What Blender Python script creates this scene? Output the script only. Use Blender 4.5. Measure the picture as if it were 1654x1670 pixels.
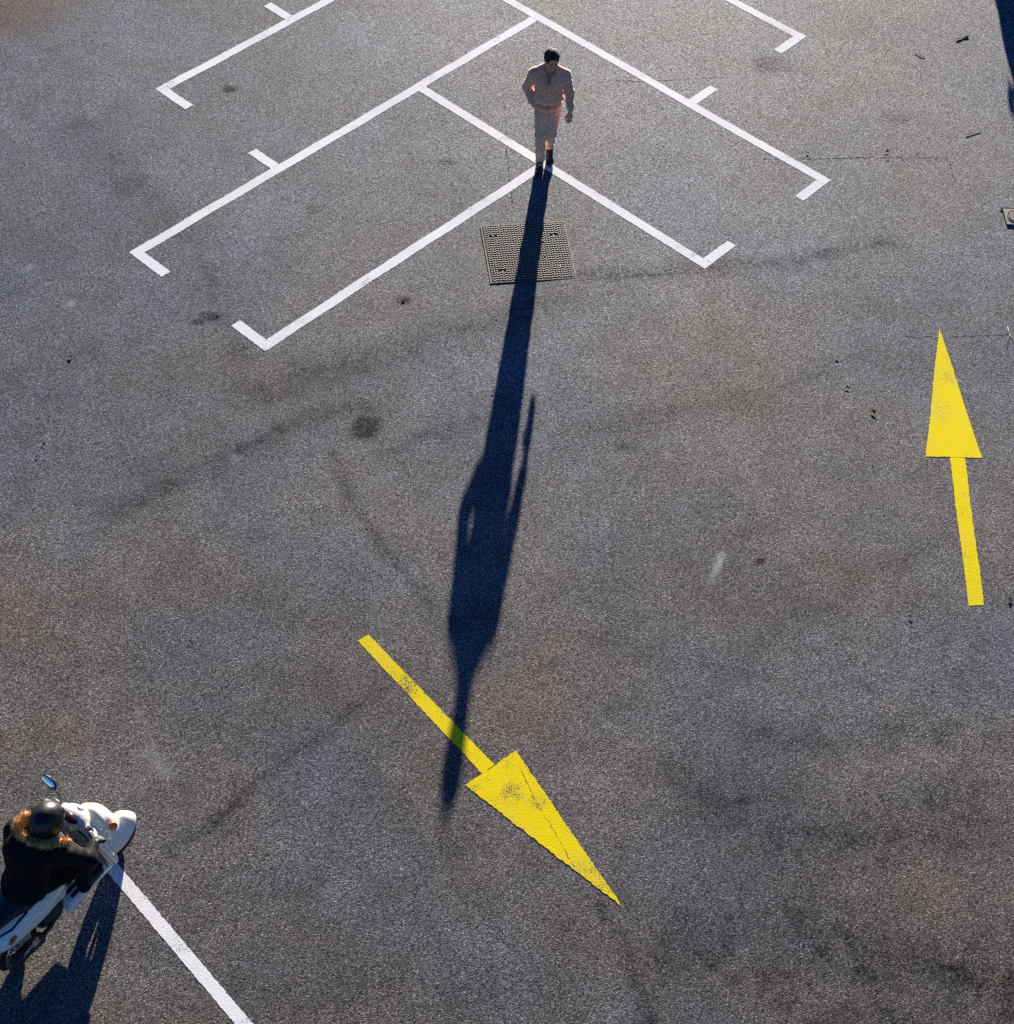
import bpy, bmesh, math, random
import numpy as np
from mathutils import Vector, Matrix
from mathutils.geometry import tessellate_polygon

random.seed(7); RNG = np.random.default_rng(7)
for o in list(bpy.data.objects): bpy.data.objects.remove(o)
S = bpy.context.scene
COL = S.collection

# ------------------------------------------------------------------ camera
CAM_H, PITCH, ROLL = 14.3, 0.86621, 0.05173
cam = bpy.data.cameras.new('camera'); cam.sensor_fit = 'HORIZONTAL'; cam.sensor_width = 36.0
cam.lens = 2824.6 / 1654 * 36.0; cam.clip_end = 2000; cam.clip_start = 0.1
camo = bpy.data.objects.new('camera', cam); COL.objects.link(camo)
fw = Vector((0, math.cos(PITCH), -math.sin(PITCH))); up = Vector((0, math.sin(PITCH), math.cos(PITCH))); rt = Vector((1, 0, 0))
rt2 = rt*math.cos(ROLL) + up*math.sin(ROLL); up2 = -rt*math.sin(ROLL) + up*math.cos(ROLL)
m = Matrix((rt2, up2, -fw)).transposed().to_4x4(); m.translation = (0, 0, CAM_H)
camo.matrix_world = m; S.camera = camo

# ------------------------------------------------------------------ sky, sun, exposure
SUN_EL, SUN_AZ = math.radians(10.3), math.radians(4.06)      # azimuth from +Y towards +X
w = bpy.data.worlds.new('World'); S.world = w; w.use_nodes = True
nt = w.node_tree; nt.nodes.clear()
sky = nt.nodes.new('ShaderNodeTexSky'); sky.sky_type = 'NISHITA'; sky.sun_disc = False
sky.sun_elevation = SUN_EL; sky.sun_rotation = SUN_AZ; sky.altitude = 200
sky.air_density = 1.0; sky.dust_density = 0.3; sky.ozone_density = 4.0
bg = nt.nodes.new('ShaderNodeBackground'); bg.inputs['Strength'].default_value = 0.05
wo = nt.nodes.new('ShaderNodeOutputWorld')
hsv = nt.nodes.new('ShaderNodeHueSaturation'); hsv.inputs['Saturation'].default_value = 1.22; hsv.inputs['Hue'].default_value = 0.521
nt.links.new(sky.outputs[0], hsv.inputs['Color']); nt.links.new(hsv.outputs[0], bg.inputs['Color']); nt.links.new(bg.outputs[0], wo.inputs['Surface'])
sun = bpy.data.lights.new('sun', 'SUN'); sun.energy = 5.0; sun.angle = math.radians(0.53); sun.color = (1.0, 0.89, 0.76)
suno = bpy.data.objects.new('sun', sun); COL.objects.link(suno)
sd = Vector((math.sin(SUN_AZ)*math.cos(SUN_EL), math.cos(SUN_AZ)*math.cos(SUN_EL), math.sin(SUN_EL)))
suno.rotation_euler = sd.to_track_quat('Z', 'Y').to_euler(); suno.location = (3, 40, 30)
S.view_settings.view_transform = 'Standard'; S.view_settings.look = 'None'; S.view_settings.gamma = 1.0
S.view_settings.use_curve_mapping = False; S.view_settings.exposure = 1.67
S.render.engine = 'CYCLES'; S.cycles.use_denoising = False; S.cycles.max_bounces = 6; S.cycles.caustics_reflective = False; S.cycles.caustics_refractive = False; S.cycles.sample_clamp_indirect = 2.0

# ------------------------------------------------------------------ node helpers
class NT:
    def __init__(s, name):
        s.m = bpy.data.materials.new(name); s.m.use_nodes = True; s.t = s.m.node_tree
        s.b = s.t.nodes['Principled BSDF']; s._p = None
    def n(s, typ, **kw):
        x = s.t.nodes.new('ShaderNode' + typ)
        for k, v in kw.items(): setattr(x, k, v)
        return x
    def set(s, sock, v):
        if isinstance(v, bpy.types.NodeSocket): s.t.links.new(v, sock)
        elif isinstance(v, (tuple, list)) and len(v) == 3 and sock.type == 'RGBA': sock.default_value = (*v, 1)
        else: sock.default_value = v
    def pos(s):
        if s._p is None: s._p = s.n('NewGeometry').outputs['Position']
        return s._p
    def objc(s): return s.n('TexCoord').outputs['Object']
    def math(s, op, a, b=0.0, clamp=False):
        x = s.n('Math', operation=op, use_clamp=clamp); s.set(x.inputs[0], a); s.set(x.inputs[1], b); return x.outputs[0]
    def noise(s, scale, detail=4, rough=0.55, vec=None, dist=0.0):
        x = s.n('TexNoise'); s.set(x.inputs['Vector'], vec if vec is not None else s.pos())
        x.inputs['Scale'].default_value = scale; x.inputs['Detail'].default_value = detail
        x.inputs['Roughness'].default_value = rough; x.inputs['Distortion'].default_value = dist; return x
    def vor(s, scale, feature='F1', vec=None, rnd=1.0):
        x = s.n('TexVoronoi', feature=feature); s.set(x.inputs['Vector'], vec if vec is not None else s.pos())
        x.inputs['Scale'].default_value = scale; x.inputs['Randomness'].default_value = rnd; return x
    def ramp(s, fac, *stops):
        x = s.n('ValToRGB'); s.set(x.inputs[0], fac); e = x.color_ramp.elements
        while len(e) < len(stops): e.new(0.5)
        for i, (p, c) in enumerate(stops):
            e[i].position = p; e[i].color = (*c, 1) if isinstance(c, tuple) else (c, c, c, 1)
        return x.outputs[0]
    def mix(s, fac, a, b, mode='MIX'):
        x = s.n('Mix', data_type='RGBA', blend_type=mode); s.set(x.inputs[0], fac); s.set(x.inputs[6], a); s.set(x.inputs[7], b); return x.outputs[2]
    def bump(s, h, strength, dist, normal=None):
        x = s.n('Bump'); s.set(x.inputs['Height'], h); x.inputs['Strength'].default_value = strength; x.inputs['Distance'].default_value = dist
        if normal is not None: s.set(x.inputs['Normal'], normal)
        return x.outputs[0]
    def attr(s, name): return s.n('Attribute', attribute_name=name).outputs['Fac']
    def out(s, color=None, rough=None, normal=None, metal=None, spec=None, **kw):
        for k, v in (('Base Color', color), ('Roughness', rough), ('Normal', normal), ('Metallic', metal), ('Specular IOR Level', spec)):
            if v is not None: s.set(s.b.inputs[k], v)
        for k, v in kw.items(): s.set(s.b.inputs[k.replace('_', ' ')], v)
        return s.m

def asphalt_nodes(t):
    """colour, height of worn fine asphalt; used by the ground and, worn through, by the paint"""
    v = t.vor(105.0); n1 = t.noise(75.0, 3, 0.65); big = t.noise(0.33, 4, 0.55); mid = t.noise(2.2, 5, 0.6); hue = t.noise(0.8, 3, 0.5)
    stone = t.n('SeparateColor'); t.set(stone.inputs[0], v.outputs['Color'])
    val = t.ramp(stone.outputs[0], (0.0, 0.018), (0.30, 0.066), (0.75, 0.12), (0.93, 0.19), (1.0, 0.32))
    tint = t.ramp(hue.outputs[0], (0.35, (0.93, 1.0, 1.10)), (0.65, (1.03, 1.0, 0.97)))
    c = t.mix(1.0, val, tint, 'MULTIPLY')
    c = t.mix(1.0, c, t.ramp(big.outputs[0], (0.3, 0.72), (0.7, 1.26)), 'MULTIPLY')
    c = t.mix(1.0, c, t.ramp(mid.outputs[0], (0.3, 0.74), (0.7, 1.22)), 'MULTIPLY')
    c = t.mix(1.0, c, t.ramp(n1.outputs[0], (0.3, 0.32), (0.7, 1.68)), 'MULTIPLY')
    h = t.math('ADD', t.math('MULTIPLY', v.outputs['Distance'], -0.8), t.math('MULTIPLY', n1.outputs[0], 0.7))
    return c, h, stone

def mat_asphalt():
    t = NT('asphalt'); c, h, stone = asphalt_nodes(t)
    st = t.attr('stain'); br = t.attr('dirt'); pale = t.attr('scuff'); tint = t.attr('painted_cast')
    grain = t.noise(25.0, 4, 0.7).outputs[0]
    k = t.math('MULTIPLY', st, t.ramp(grain, (0.35, 0.45), (0.6, 1.4)), clamp=True)
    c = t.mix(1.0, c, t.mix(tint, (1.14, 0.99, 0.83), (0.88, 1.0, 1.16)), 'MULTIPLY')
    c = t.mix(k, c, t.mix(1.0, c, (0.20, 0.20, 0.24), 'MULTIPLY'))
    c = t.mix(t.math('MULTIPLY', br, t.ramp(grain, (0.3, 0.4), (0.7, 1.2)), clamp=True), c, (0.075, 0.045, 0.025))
    c = t.mix(t.math('MULTIPLY', pale, t.ramp(grain, (0.4, 0.5), (0.6, 1.0)), clamp=True), c, (0.40, 0.42, 0.42))
    nrm = t.bump(h, 0.7, 0.004)
    return t.out(c, t.ramp(stone.outputs[1], (0.0, 0.58), (1.0, 0.82)), nrm, spec=t.math('MULTIPLY', t.ramp(stone.outputs[0], (0.0, 0.03), (0.4, 0.115), (1.0, 0.24)), t.math('SUBTRACT', 1.0, t.math('MULTIPLY', k, 0.8))))

def mat_paint(name, col, col2, wear, spec=0.12):
    t = NT(name); a, h, stone = asphalt_nodes(t)
    n = t.noise(70.0, 4, 0.7).outputs[0]; big = t.noise(2.5, 3, 0.6).outputs[0]
    worn = t.ramp(t.math('ADD', t.math('MULTIPLY', n, 0.65), t.math('MULTIPLY', big, 0.46)), (wear, 0.0), (wear + 0.05, 1.0))
    pc = t.mix(t.noise(9.0, 5, 0.6).outputs[0], col, col2)
    pc = t.mix(t.ramp(t.noise(1.3, 4).outputs[0], (0.45, 0.0), (0.75, 0.35)), pc, t.mix(0.5, pc, (0.3, 0.29, 0.27)))
    c = t.mix(worn, pc, a)
    return t.out(c, 0.8, t.bump(h, 0.3, 0.004), spec=spec)

def plain(name, col, rough=0.5, metal=0.0, var=0.15, vscale=12.0, bump=0.0, bscale=80.0, **kw):
    t = NT(name); o = t.objc()
    n = t.noise(vscale, 4, 0.6, vec=o).outputs[0]
    c = t.mix(1.0, col, t.ramp(n, (0.25, 1 - var), (0.75, 1 + var)), 'MULTIPLY')
    r = t.ramp(t.noise(vscale*2.3, 3, 0.6, vec=o).outputs[0], (0.3, max(0.02, rough*0.8)), (0.7, min(1, rough*1.2)))
    nrm = t.bump(t.noise(bscale, 3, 0.6, vec=o).outputs[0], 0.5, bump) if bump else None
    return t.out(c, r, nrm, metal, **kw)

M = {}
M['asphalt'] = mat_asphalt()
M['white_paint'] = mat_paint('white_road_paint', (0.90, 0.90, 0.87), (0.80, 0.80, 0.77), 0.655)
M['yellow_paint'] = mat_paint('yellow_road_paint', (0.95, 0.76, 0.002), (0.88, 0.69, 0.003), 0.665, 0.05)
M['yellow_worn'] = mat_paint('worn_yellow_road_paint', (0.93, 0.74, 0.003), (0.84, 0.65, 0.004), 0.62, 0.05)
M['crack'] = plain('crack_tar', (0.020, 0.020, 0.022), 0.95, var=0.4, Specular_IOR_Level=0.1)
M['iron'] = plain('cast_iron', (0.010, 0.0095, 0.009), 0.85, 0.3, 0.35, 30)
M['tread'] = plain('worn_iron_tread', (0.21, 0.20, 0.175), 0.5, 0.4, 0.3, 25)
M['frame_iron'] = plain('rusty_frame_iron', (0.075, 0.062, 0.05), 0.7, 0.3, 0.4, 20)
M['mortar'] = plain('pale_mortar', (0.28, 0.25, 0.20), 0.9, 0, 0.45, 35, 0.004, 60)
M['skin'] = plain('skin', (0.66, 0.33, 0.20), 0.5, 0, 0.12, 20)
M['hair'] = plain('dark_hair', (0.020, 0.013, 0.009), 0.75, 0, 0.4, 60, 0.004, 150)
M['lips'] = plain('lip_brow', (0.10, 0.045, 0.03), 0.6)

# ------------------------------------------------------------------ object helpers
def link(o, parent=None):
    COL.objects.link(o)
    if parent is not None: o.parent = parent
    return o
def tag(o, label=None, cat=None, group=None, kind=None):
    for k, v in (('label', label), ('category', cat), ('group', group), ('kind', kind)):
        if v: o[k] = v
    return o
def empty(name, loc=(0, 0, 0), rz=0.0):
    o = bpy.data.objects.new(name, None); o.empty_display_size = 0.1; o.location = loc; o.rotation_euler = (0, 0, rz); return link(o)
def mesh(name, verts, faces, mat, parent=None, smooth=False):
    me = bpy.data.meshes.new(name)
    me.from_pydata([tuple(v) for v in verts], [], [tuple(f) for f in faces]); me.update()
    if mat is not None: me.materials.append(M[mat] if isinstance(mat, str) else mat)
    if smooth: me.polygons.foreach_set('use_smooth', [True]*len(me.polygons))
    return link(bpy.data.objects.new(name, me), parent)
def bmobj(name, bm, mat, parent=None, smooth=False):
    me = bpy.data.meshes.new(name); bmesh.ops.recalc_face_normals(bm, faces=bm.faces); bm.to_mesh(me); bm.free()
    me.materials.append(M[mat])
    if smooth: me.polygons.foreach_set('use_smooth', [True]*len(me.polygons))
    return link(bpy.data.objects.new(name, me), parent)
def box(bm, c, s, R=None, bev=0.0):
    g = bmesh.ops.create_cube(bm, size=1.0)['verts']
    for v in g: v.co = Vector((v.co.x*s[0], v.co.y*s[1], v.co.z*s[2]))
    if bev:
        es = list({e for v in g for e in v.link_edges})
        g = list({v for f in bmesh.ops.bevel(bm, geom=es, offset=bev, segments=2, affect='EDGES', profile=0.6)['faces'] for v in f.verts} | {v for v in g if v.is_valid})
    for v in g:
        p = v.co.copy()
        if R is not None: p = R @ p
        v.co = p + Vector(c)
    return g
def tube(bm, pts, rad, seg=8, cap=True):
    pts = [Vector(p) for p in pts]; rad = rad if isinstance(rad, (list, tuple)) else [rad]*len(pts); rings = []
    for i, p in enumerate(pts):
        d = (pts[min(i+1, len(pts)-1)] - pts[max(i-1, 0)]).normalized()
        a = d.orthogonal().normalized() if i == 0 else (prev - d*prev.dot(d)).normalized()
        prev = a; b = d.cross(a)
        rings.append([bm.verts.new(p + (a*math.cos(2*math.pi*k/seg) + b*math.sin(2*math.pi*k/seg))*rad[i]) for k in range(seg)])
    for i in range(len(rings)-1):
        for k in range(seg): bm.faces.new((rings[i][k], rings[i][(k+1) % seg], rings[i+1][(k+1) % seg], rings[i+1][k]))
    if cap: bm.faces.new(rings[0][::-1]); bm.faces.new(rings[-1])
def lathe(bm, prof, c, axis, seg=32):
    """prof: list of (radius, offset along axis)"""
    axis = Vector(axis).normalized(); a = axis.orthogonal().normalized(); b = axis.cross(a); c = Vector(c); rings = []
    for r, o in prof: rings.append([bm.verts.new(c + axis*o + (a*math.cos(2*math.pi*k/seg) + b*math.sin(2*math.pi*k/seg))*max(r, 1e-4)) for k in range(seg)])
    for i in range(len(rings)-1):
        for k in range(seg): bm.faces.new((rings[i][k], rings[i][(k+1) % seg], rings[i+1][(k+1) % seg], rings[i+1][k]))

# ------------------------------------------------------------------ signed distance modeller (continuous organic shapes)
class SDF:
    def __init__(s, lo, hi, vox):
        s.v = vox; s.lo = np.array(lo, float)
        s.ax = [np.arange(lo[i], hi[i] + vox, vox) for i in range(3)]
        s.D = np.full([len(a) for a in s.ax], 1.0, np.float32)
    def win(s, lo, hi):
        sl = []
        for i in range(3):
            a = max(0, int((lo[i] - s.lo[i])/s.v)); b = min(len(s.ax[i]), int((hi[i] - s.lo[i])/s.v) + 2); sl.append(slice(a, max(b, a)))
        sl = tuple(sl); P = np.stack(np.meshgrid(*[s.ax[i][sl[i]] for i in range(3)], indexing='ij'), -1); return sl, P
    def comb(s, sl, d, k, op='u'):
        a = s.D[sl]
        if op == 'u':
            if k > 0: hh = np.clip(0.5 + 0.5*(a - d)/k, 0, 1); r = a*(1 - hh) + d*hh - k*hh*(1 - hh)
            else: r = np.minimum(a, d)
        else:   # subtract
            d = -d; hh = np.clip(0.5 - 0.5*(a - d)/max(k, 1e-6), 0, 1); r = a*(1 - hh) + d*hh + k*hh*(1 - hh)
        s.D[sl] = r
    def cone(s, a, b, ra, rb, k=0.02, sc=(1, 1, 1), op='u'):
        a = np.array(a, float); b = np.array(b, float); sc = np.array(sc, float); R = max(ra, rb)/min(sc.min(), 1) + k + 3*s.v
        sl, P = s.win(np.minimum(a, b) - R, np.maximum(a, b) + R)
        if P.size == 0: return
        A, B, Q = a*sc, b*sc, P*sc; ab = B - A; t = np.clip(((Q - A) @ ab)/(ab @ ab + 1e-12), 0, 1)
        d = np.linalg.norm(Q - A - t[..., None]*ab, axis=-1) - (ra + (rb - ra)*t)
        s.comb(sl, d/sc.max(), k, op)
    def chain(s, pts, rads, k=0.02, sc=(1, 1, 1)):
        for i in range(len(pts)-1): s.cone(pts[i], pts[i+1], rads[i], rads[i+1], k if i == 0 else max(k, 0.01), sc)
    def ell(s, c, r, k=0.02, R=None, op='u'):
        c = np.array(c, float); r = np.array(r, float); m_ = r.max() + k + 3*s.v
        sl, P = s.win(c - m_, c + m_)
        if P.size == 0: return
        q = P - c
        if R is not None: q = q @ np.array(R)          # rows: world->local by R^T
        k0 = np.linalg.norm(q/r, axis=-1); k1 = np.linalg.norm(q/(r*r), axis=-1) + 1e-9
        s.comb(sl, k0*(k0 - 1)/k1, k, op)
    def rbox(s, c, hs, rad, k=0.02, R=None, op='u', bend=None):
        c = np.array(c, float); hs = np.array(hs, float); m_ = np.linalg.norm(hs) + k + 3*s.v + 0.1
        sl, P = s.win(c - m_, c + m_)
        if P.size == 0: return
        q = P - c
        if R is not None: q = q @ np.array(R)
        if bend is not None: q = bend(q)
        q = np.abs(q) - (hs - rad)
        s.comb(sl, np.linalg.norm(np.maximum(q, 0), axis=-1) + np.minimum(q.max(-1), 0) - rad, k, op)
    def cut(s, n, off, k=0.004):
        """keep n.p < off"""
        P = s.ax[0][:, None, None]*n[0] + s.ax[1][None, :, None]*n[1] + s.ax[2][None, None, :]*n[2] - off
        hh = np.clip(0.5 - 0.5*(s.D - P)/k, 0, 1); s.D = (s.D*(1 - hh) + P*hh + k*hh*(1 - hh)).astype(np.float32)
    def warp(s, fn):
        s.D = s.D + fn(s.ax[0][:, None, None], s.ax[1][None, :, None], s.ax[2][None, None, :]).astype(np.float32)
    def build(s, name, mat, parent=None, smooth_it=1):
        D = s.D.copy()
        for i in range(3):
            sl = [slice(None)]*3; sl[i] = 0; D[tuple(sl)] = np.maximum(D[tuple(sl)], 1e-3); sl[i] = -1; D[tuple(sl)] = np.maximum(D[tuple(sl)], 1e-3)
        ins = D < 0; n = np.array(D.shape) - 1
        cs = np.zeros(n, np.int8); acc = np.zeros((*n, 3), np.float32); cnt = np.zeros(n, np.int16)
        offs = [(i, j, k) for i in (0, 1) for j in (0, 1) for k in (0, 1)]
        g = lambda A, o: A[o[0]:o[0]+n[0], o[1]:o[1]+n[1], o[2]:o[2]+n[2]]
        for o in offs: cs += g(ins, o)
        act = (cs > 0) & (cs < 8); idx = np.argwhere(act)
        vid = -np.ones(n, np.int64); vid[act] = np.arange(len(idx))
        V = np.zeros((len(idx), 3)); C = np.zeros(len(idx))
        for o in offs:
            for ax in range(3):
                if o[ax]: continue
                o2 = list(o); o2[ax] = 1
                a = D[tuple((idx + o).T)]; b = D[tuple((idx + o2).T)]; cr = (a < 0) != (b < 0)
                t = np.where(cr, a/(a - b + 1e-12), 0); p = np.array(o)[None, :].repeat(len(idx), 0).astype(float); p[:, ax] += t
                V[cr] += p[cr]; C[cr] += 1
        V = (idx + V/np.maximum(C, 1)[:, None])*s.v + s.lo
        F = []
        for ax in range(3):
            sa = [slice(None)]*3; sb = [slice(None)]*3; sa[ax] = slice(0, -1); sb[ax] = slice(1, None)
            A, B = ins[tuple(sa)], ins[tuple(sb)]; u, w_ = [(1, 2), (2, 0), (0, 1)][ax]
            for flip, msk in ((False, A & ~B), (True, B & ~A)):
                e = np.argwhere(msk); e = e[(e[:, u] > 0) & (e[:, w_] > 0) & (e[:, u] < n[u]) & (e[:, w_] < n[w_]) & (e[:, ax] < n[ax])]
                q = []
                for du, dw in ((-1, -1), (0, -1), (0, 0), (-1, 0)):
                    c = e.copy(); c[:, u] += du; c[:, w_] += dw; q.append(vid[tuple(c.T)])
                q = np.stack(q, 1)
                F.append(q[:, ::-1] if flip else q)
        F = np.concatenate(F); F = F[(F >= 0).all(1)]
        for _ in range(smooth_it):                       # light relaxation
            sm = np.zeros_like(V); ct = np.zeros(len(V))
            for i in range(4):
                a, b = F[:, i], F[:, (i+1) % 4]
                np.add.at(sm, a, V[b]); np.add.at(ct, a, 1)
            V = 0.5*V + 0.5*sm/np.maximum(ct, 1)[:, None]
        me = bpy.data.meshes.new(name); me.vertices.add(len(V)); me.vertices.foreach_set('co', V.astype(np.float32).ravel())
        me.loops.add(F.size); me.loops.foreach_set('vertex_index', F.astype(np.int32).ravel())
        me.polygons.add(len(F)); me.polygons.foreach_set('loop_start', np.arange(0, F.size, 4, dtype=np.int32))
        me.polygons.foreach_set('use_smooth', np.ones(len(F), bool)); me.update(); me.validate()
        me.materials.append(M[mat]); return link(bpy.data.objects.new(name, me), parent)
def rotm(rx=0, ry=0, rz=0):
    return np.array(Matrix.Rotation(math.radians(rz), 3, 'Z') @ Matrix.Rotation(math.radians(ry), 3, 'Y') @ Matrix.Rotation(math.radians(rx), 3, 'X'))

# ------------------------------------------------------------------ ground: one gently uneven sheet to the horizon
_wav = [(RNG.uniform(0.5, 2.6), RNG.uniform(0, 2*math.pi), RNG.uniform(0, 6.28)) for _ in range(26)]
def gz(x, y):
    x = np.asarray(x, float); y = np.asarray(y, float); z = np.zeros(np.broadcast(x, y).shape)
    for k, a, ph in _wav: z = z + np.sin((x*math.cos(a) + y*math.sin(a))*2*math.pi/(4.2/k) + ph)*0.0011/k**1.1
    return z
def vnoise(x, y, seed):
    """smooth value noise on arrays"""
    r = np.random.default_rng(seed); T = r.random((64, 64)); xi = np.floor(x).astype(int); yi = np.floor(y).astype(int)
    fx, fy = x - xi, y - yi; fx = fx*fx*(3 - 2*fx); fy = fy*fy*(3 - 2*fy); g = lambda i, j: T[(xi+i) % 64, (yi+j) % 64]
    return (g(0, 0)*(1-fx) + g(1, 0)*fx)*(1-fy) + (g(0, 1)*(1-fx) + g(1, 1)*fx)*fy
def fbm(x, y, sc, seed, o=4):
    v = 0; a = 0.5
    for i in range(o): v = v + a*vnoise(x*sc*2**i + 31, y*sc*2**i + 17, seed+i); a *= 0.5
    return v
def seg_d(x, y, pts):
    d = np.full(x.shape, 1e3)
    for (ax, ay), (bx, by) in zip(pts[:-1], pts[1:]):
        ux, uy = bx-ax, by-ay; t = np.clip(((x-ax)*ux + (y-ay)*uy)/(ux*ux + uy*uy), 0, 1); d = np.minimum(d, np.hypot(x-ax-t*ux, y-ay-t*uy))
    return d
def build_ground():
    dx = np.arange(-8.2, 8.21, 0.04); dy = np.arange(5.0, 23.41, 0.04); far = np.array([0.5, 2, 6, 15, 40, 100, 250, 600.0])
    xs = np.concatenate([dx[0] - far[::-1], dx, dx[-1] + far]); ys = np.concatenate([dy[0] - far[::-1], dy, dy[-1] + far])
    X, Y = np.meshgrid(xs, ys, indexing='ij'); nx, ny = X.shape
    Z = gz(X, Y)*np.exp(-np.maximum(0, np.maximum(np.abs(X) - 9, np.abs(Y - 14) - 10))/3)
    i = np.arange(nx*ny).reshape(nx, ny)
    F = np.stack([i[:-1, :-1], i[1:, :-1], i[1:, 1:], i[:-1, 1:]], -1).reshape(-1, 4)
    me = bpy.data.meshes.new('ground'); me.vertices.add(nx*ny); me.vertices.foreach_set('co', np.stack([X, Y, Z], -1).astype(np.float32).ravel())
    me.loops.add(F.size); me.loops.foreach_set('vertex_index', F.astype(np.int32).ravel()); me.polygons.add(len(F))
    me.polygons.foreach_set('loop_start', np.arange(0, F.size, 4, dtype=np.int32)); me.polygons.foreach_set('use_smooth', np.ones(len(F), bool)); me.update()
    # stains and wear of this yard, then a painted blue-to-brown light cast
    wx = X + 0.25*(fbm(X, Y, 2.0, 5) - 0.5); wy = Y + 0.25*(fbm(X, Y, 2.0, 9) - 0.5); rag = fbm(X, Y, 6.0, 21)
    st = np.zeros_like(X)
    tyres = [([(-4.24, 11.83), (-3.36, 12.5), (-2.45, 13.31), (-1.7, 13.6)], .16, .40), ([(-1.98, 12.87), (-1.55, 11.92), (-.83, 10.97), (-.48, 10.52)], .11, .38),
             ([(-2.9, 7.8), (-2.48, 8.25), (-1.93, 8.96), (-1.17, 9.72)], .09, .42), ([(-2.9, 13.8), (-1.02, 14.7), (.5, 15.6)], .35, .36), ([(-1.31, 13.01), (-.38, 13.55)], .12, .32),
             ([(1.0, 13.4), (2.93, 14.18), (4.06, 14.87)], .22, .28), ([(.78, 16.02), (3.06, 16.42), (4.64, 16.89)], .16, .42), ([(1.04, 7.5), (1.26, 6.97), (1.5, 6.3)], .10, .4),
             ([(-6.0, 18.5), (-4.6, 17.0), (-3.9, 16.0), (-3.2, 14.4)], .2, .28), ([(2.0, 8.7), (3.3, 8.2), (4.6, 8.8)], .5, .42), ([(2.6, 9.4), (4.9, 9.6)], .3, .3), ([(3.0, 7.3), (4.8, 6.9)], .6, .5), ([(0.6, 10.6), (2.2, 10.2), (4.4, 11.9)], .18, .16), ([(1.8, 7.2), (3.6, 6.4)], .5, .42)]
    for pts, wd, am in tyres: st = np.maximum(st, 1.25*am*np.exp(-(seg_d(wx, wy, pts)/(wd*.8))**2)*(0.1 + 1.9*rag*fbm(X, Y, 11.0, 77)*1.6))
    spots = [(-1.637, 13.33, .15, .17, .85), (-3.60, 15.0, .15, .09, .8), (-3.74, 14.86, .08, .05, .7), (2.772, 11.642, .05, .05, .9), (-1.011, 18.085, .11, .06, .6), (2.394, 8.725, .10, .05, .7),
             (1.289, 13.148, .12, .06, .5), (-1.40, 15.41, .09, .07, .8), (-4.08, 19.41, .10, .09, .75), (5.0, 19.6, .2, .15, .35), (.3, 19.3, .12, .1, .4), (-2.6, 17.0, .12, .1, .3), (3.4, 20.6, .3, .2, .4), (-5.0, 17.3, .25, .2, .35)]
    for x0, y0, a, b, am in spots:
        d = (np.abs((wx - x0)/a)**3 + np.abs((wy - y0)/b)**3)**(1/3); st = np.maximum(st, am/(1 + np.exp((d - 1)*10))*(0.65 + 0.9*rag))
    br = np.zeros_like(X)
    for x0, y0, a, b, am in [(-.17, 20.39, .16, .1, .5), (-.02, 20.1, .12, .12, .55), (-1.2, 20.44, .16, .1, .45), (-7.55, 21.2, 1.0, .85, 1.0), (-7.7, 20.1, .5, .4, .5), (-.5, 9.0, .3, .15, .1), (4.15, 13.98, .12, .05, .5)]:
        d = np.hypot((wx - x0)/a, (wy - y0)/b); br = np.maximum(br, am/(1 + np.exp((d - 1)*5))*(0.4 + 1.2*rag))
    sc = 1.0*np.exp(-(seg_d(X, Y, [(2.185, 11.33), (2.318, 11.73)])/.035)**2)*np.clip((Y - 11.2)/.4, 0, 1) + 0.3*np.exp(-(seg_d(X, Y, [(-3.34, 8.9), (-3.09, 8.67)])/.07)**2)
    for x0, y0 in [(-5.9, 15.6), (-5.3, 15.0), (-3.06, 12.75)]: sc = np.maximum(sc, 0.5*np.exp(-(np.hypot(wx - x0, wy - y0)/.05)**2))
    bl = np.clip(0.5 + 1.6*(fbm(X, Y, 0.40, 44) - 0.47) + 0.09*(Y - 11.5).clip(-6, 6) - 0.02*np.abs(X).clip(0, 8), 0, 1)  # patchy noise plus blue sky cast and brown vignette painted in by position
    for nm, a in (('stain', st), ('dirt', br), ('scuff', sc), ('painted_cast', bl)):
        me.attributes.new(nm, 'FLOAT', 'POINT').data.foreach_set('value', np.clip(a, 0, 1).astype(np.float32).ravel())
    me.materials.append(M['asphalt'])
    return tag(link(bpy.data.objects.new('ground', me)), 'grey weathered asphalt yard with stains and tyre marks', kind='structure')
ground = build_ground()

def crack(pts, w0, parent, z=0.0012, jag=0.016, step=0.03):
    """a thin broken jagged fissure, a ribbon of uneven width"""
    P = []
    for (ax, ay), (bx, by) in zip(pts[:-1], pts[1:]):
        n = max(2, int(math.hypot(bx-ax, by-ay)/step))
        for i in range(n): P.append((ax + (bx-ax)*i/n + random.gauss(0, jag*.5), ay + (by-ay)*i/n + random.gauss(0, jag*.5)))
    V, F = [], []
    for i, (x, y) in enumerate(P):
        q = P[min(i+1, len(P)-1)]; p = P[max(i-1, 0)]; dx, dy = q[0]-p[0], q[1]-p[1]; l = math.hypot(dx, dy) or 1
        ww = w0*0.62*random.choice((0.1, 0.3, 0.6, 0.9, 1.3)); nx, ny = -dy/l*ww, dx/l*ww
        for sg in (-1, 1): V.append((x+sg*nx, y+sg*ny, float(gz(x, y)) + z))
    F = [(2*i, 2*i+1, 2*i+3, 2*i+2) for i in range(len(P)-1)]
    return mesh('crack', V, F, 'crack', parent)
crack([(-.316, 19.4), (-.30, 19.1), (-.257, 18.47)], .004, ground)
crack([(-.257, 18.47), (-.18, 17.71), (-.132, 17.29)], .010, ground)
crack([(1.1, 20.06), (1.62, 20.07), (2.0, 20.15), (2.76, 20.29)], .007, ground)
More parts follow.
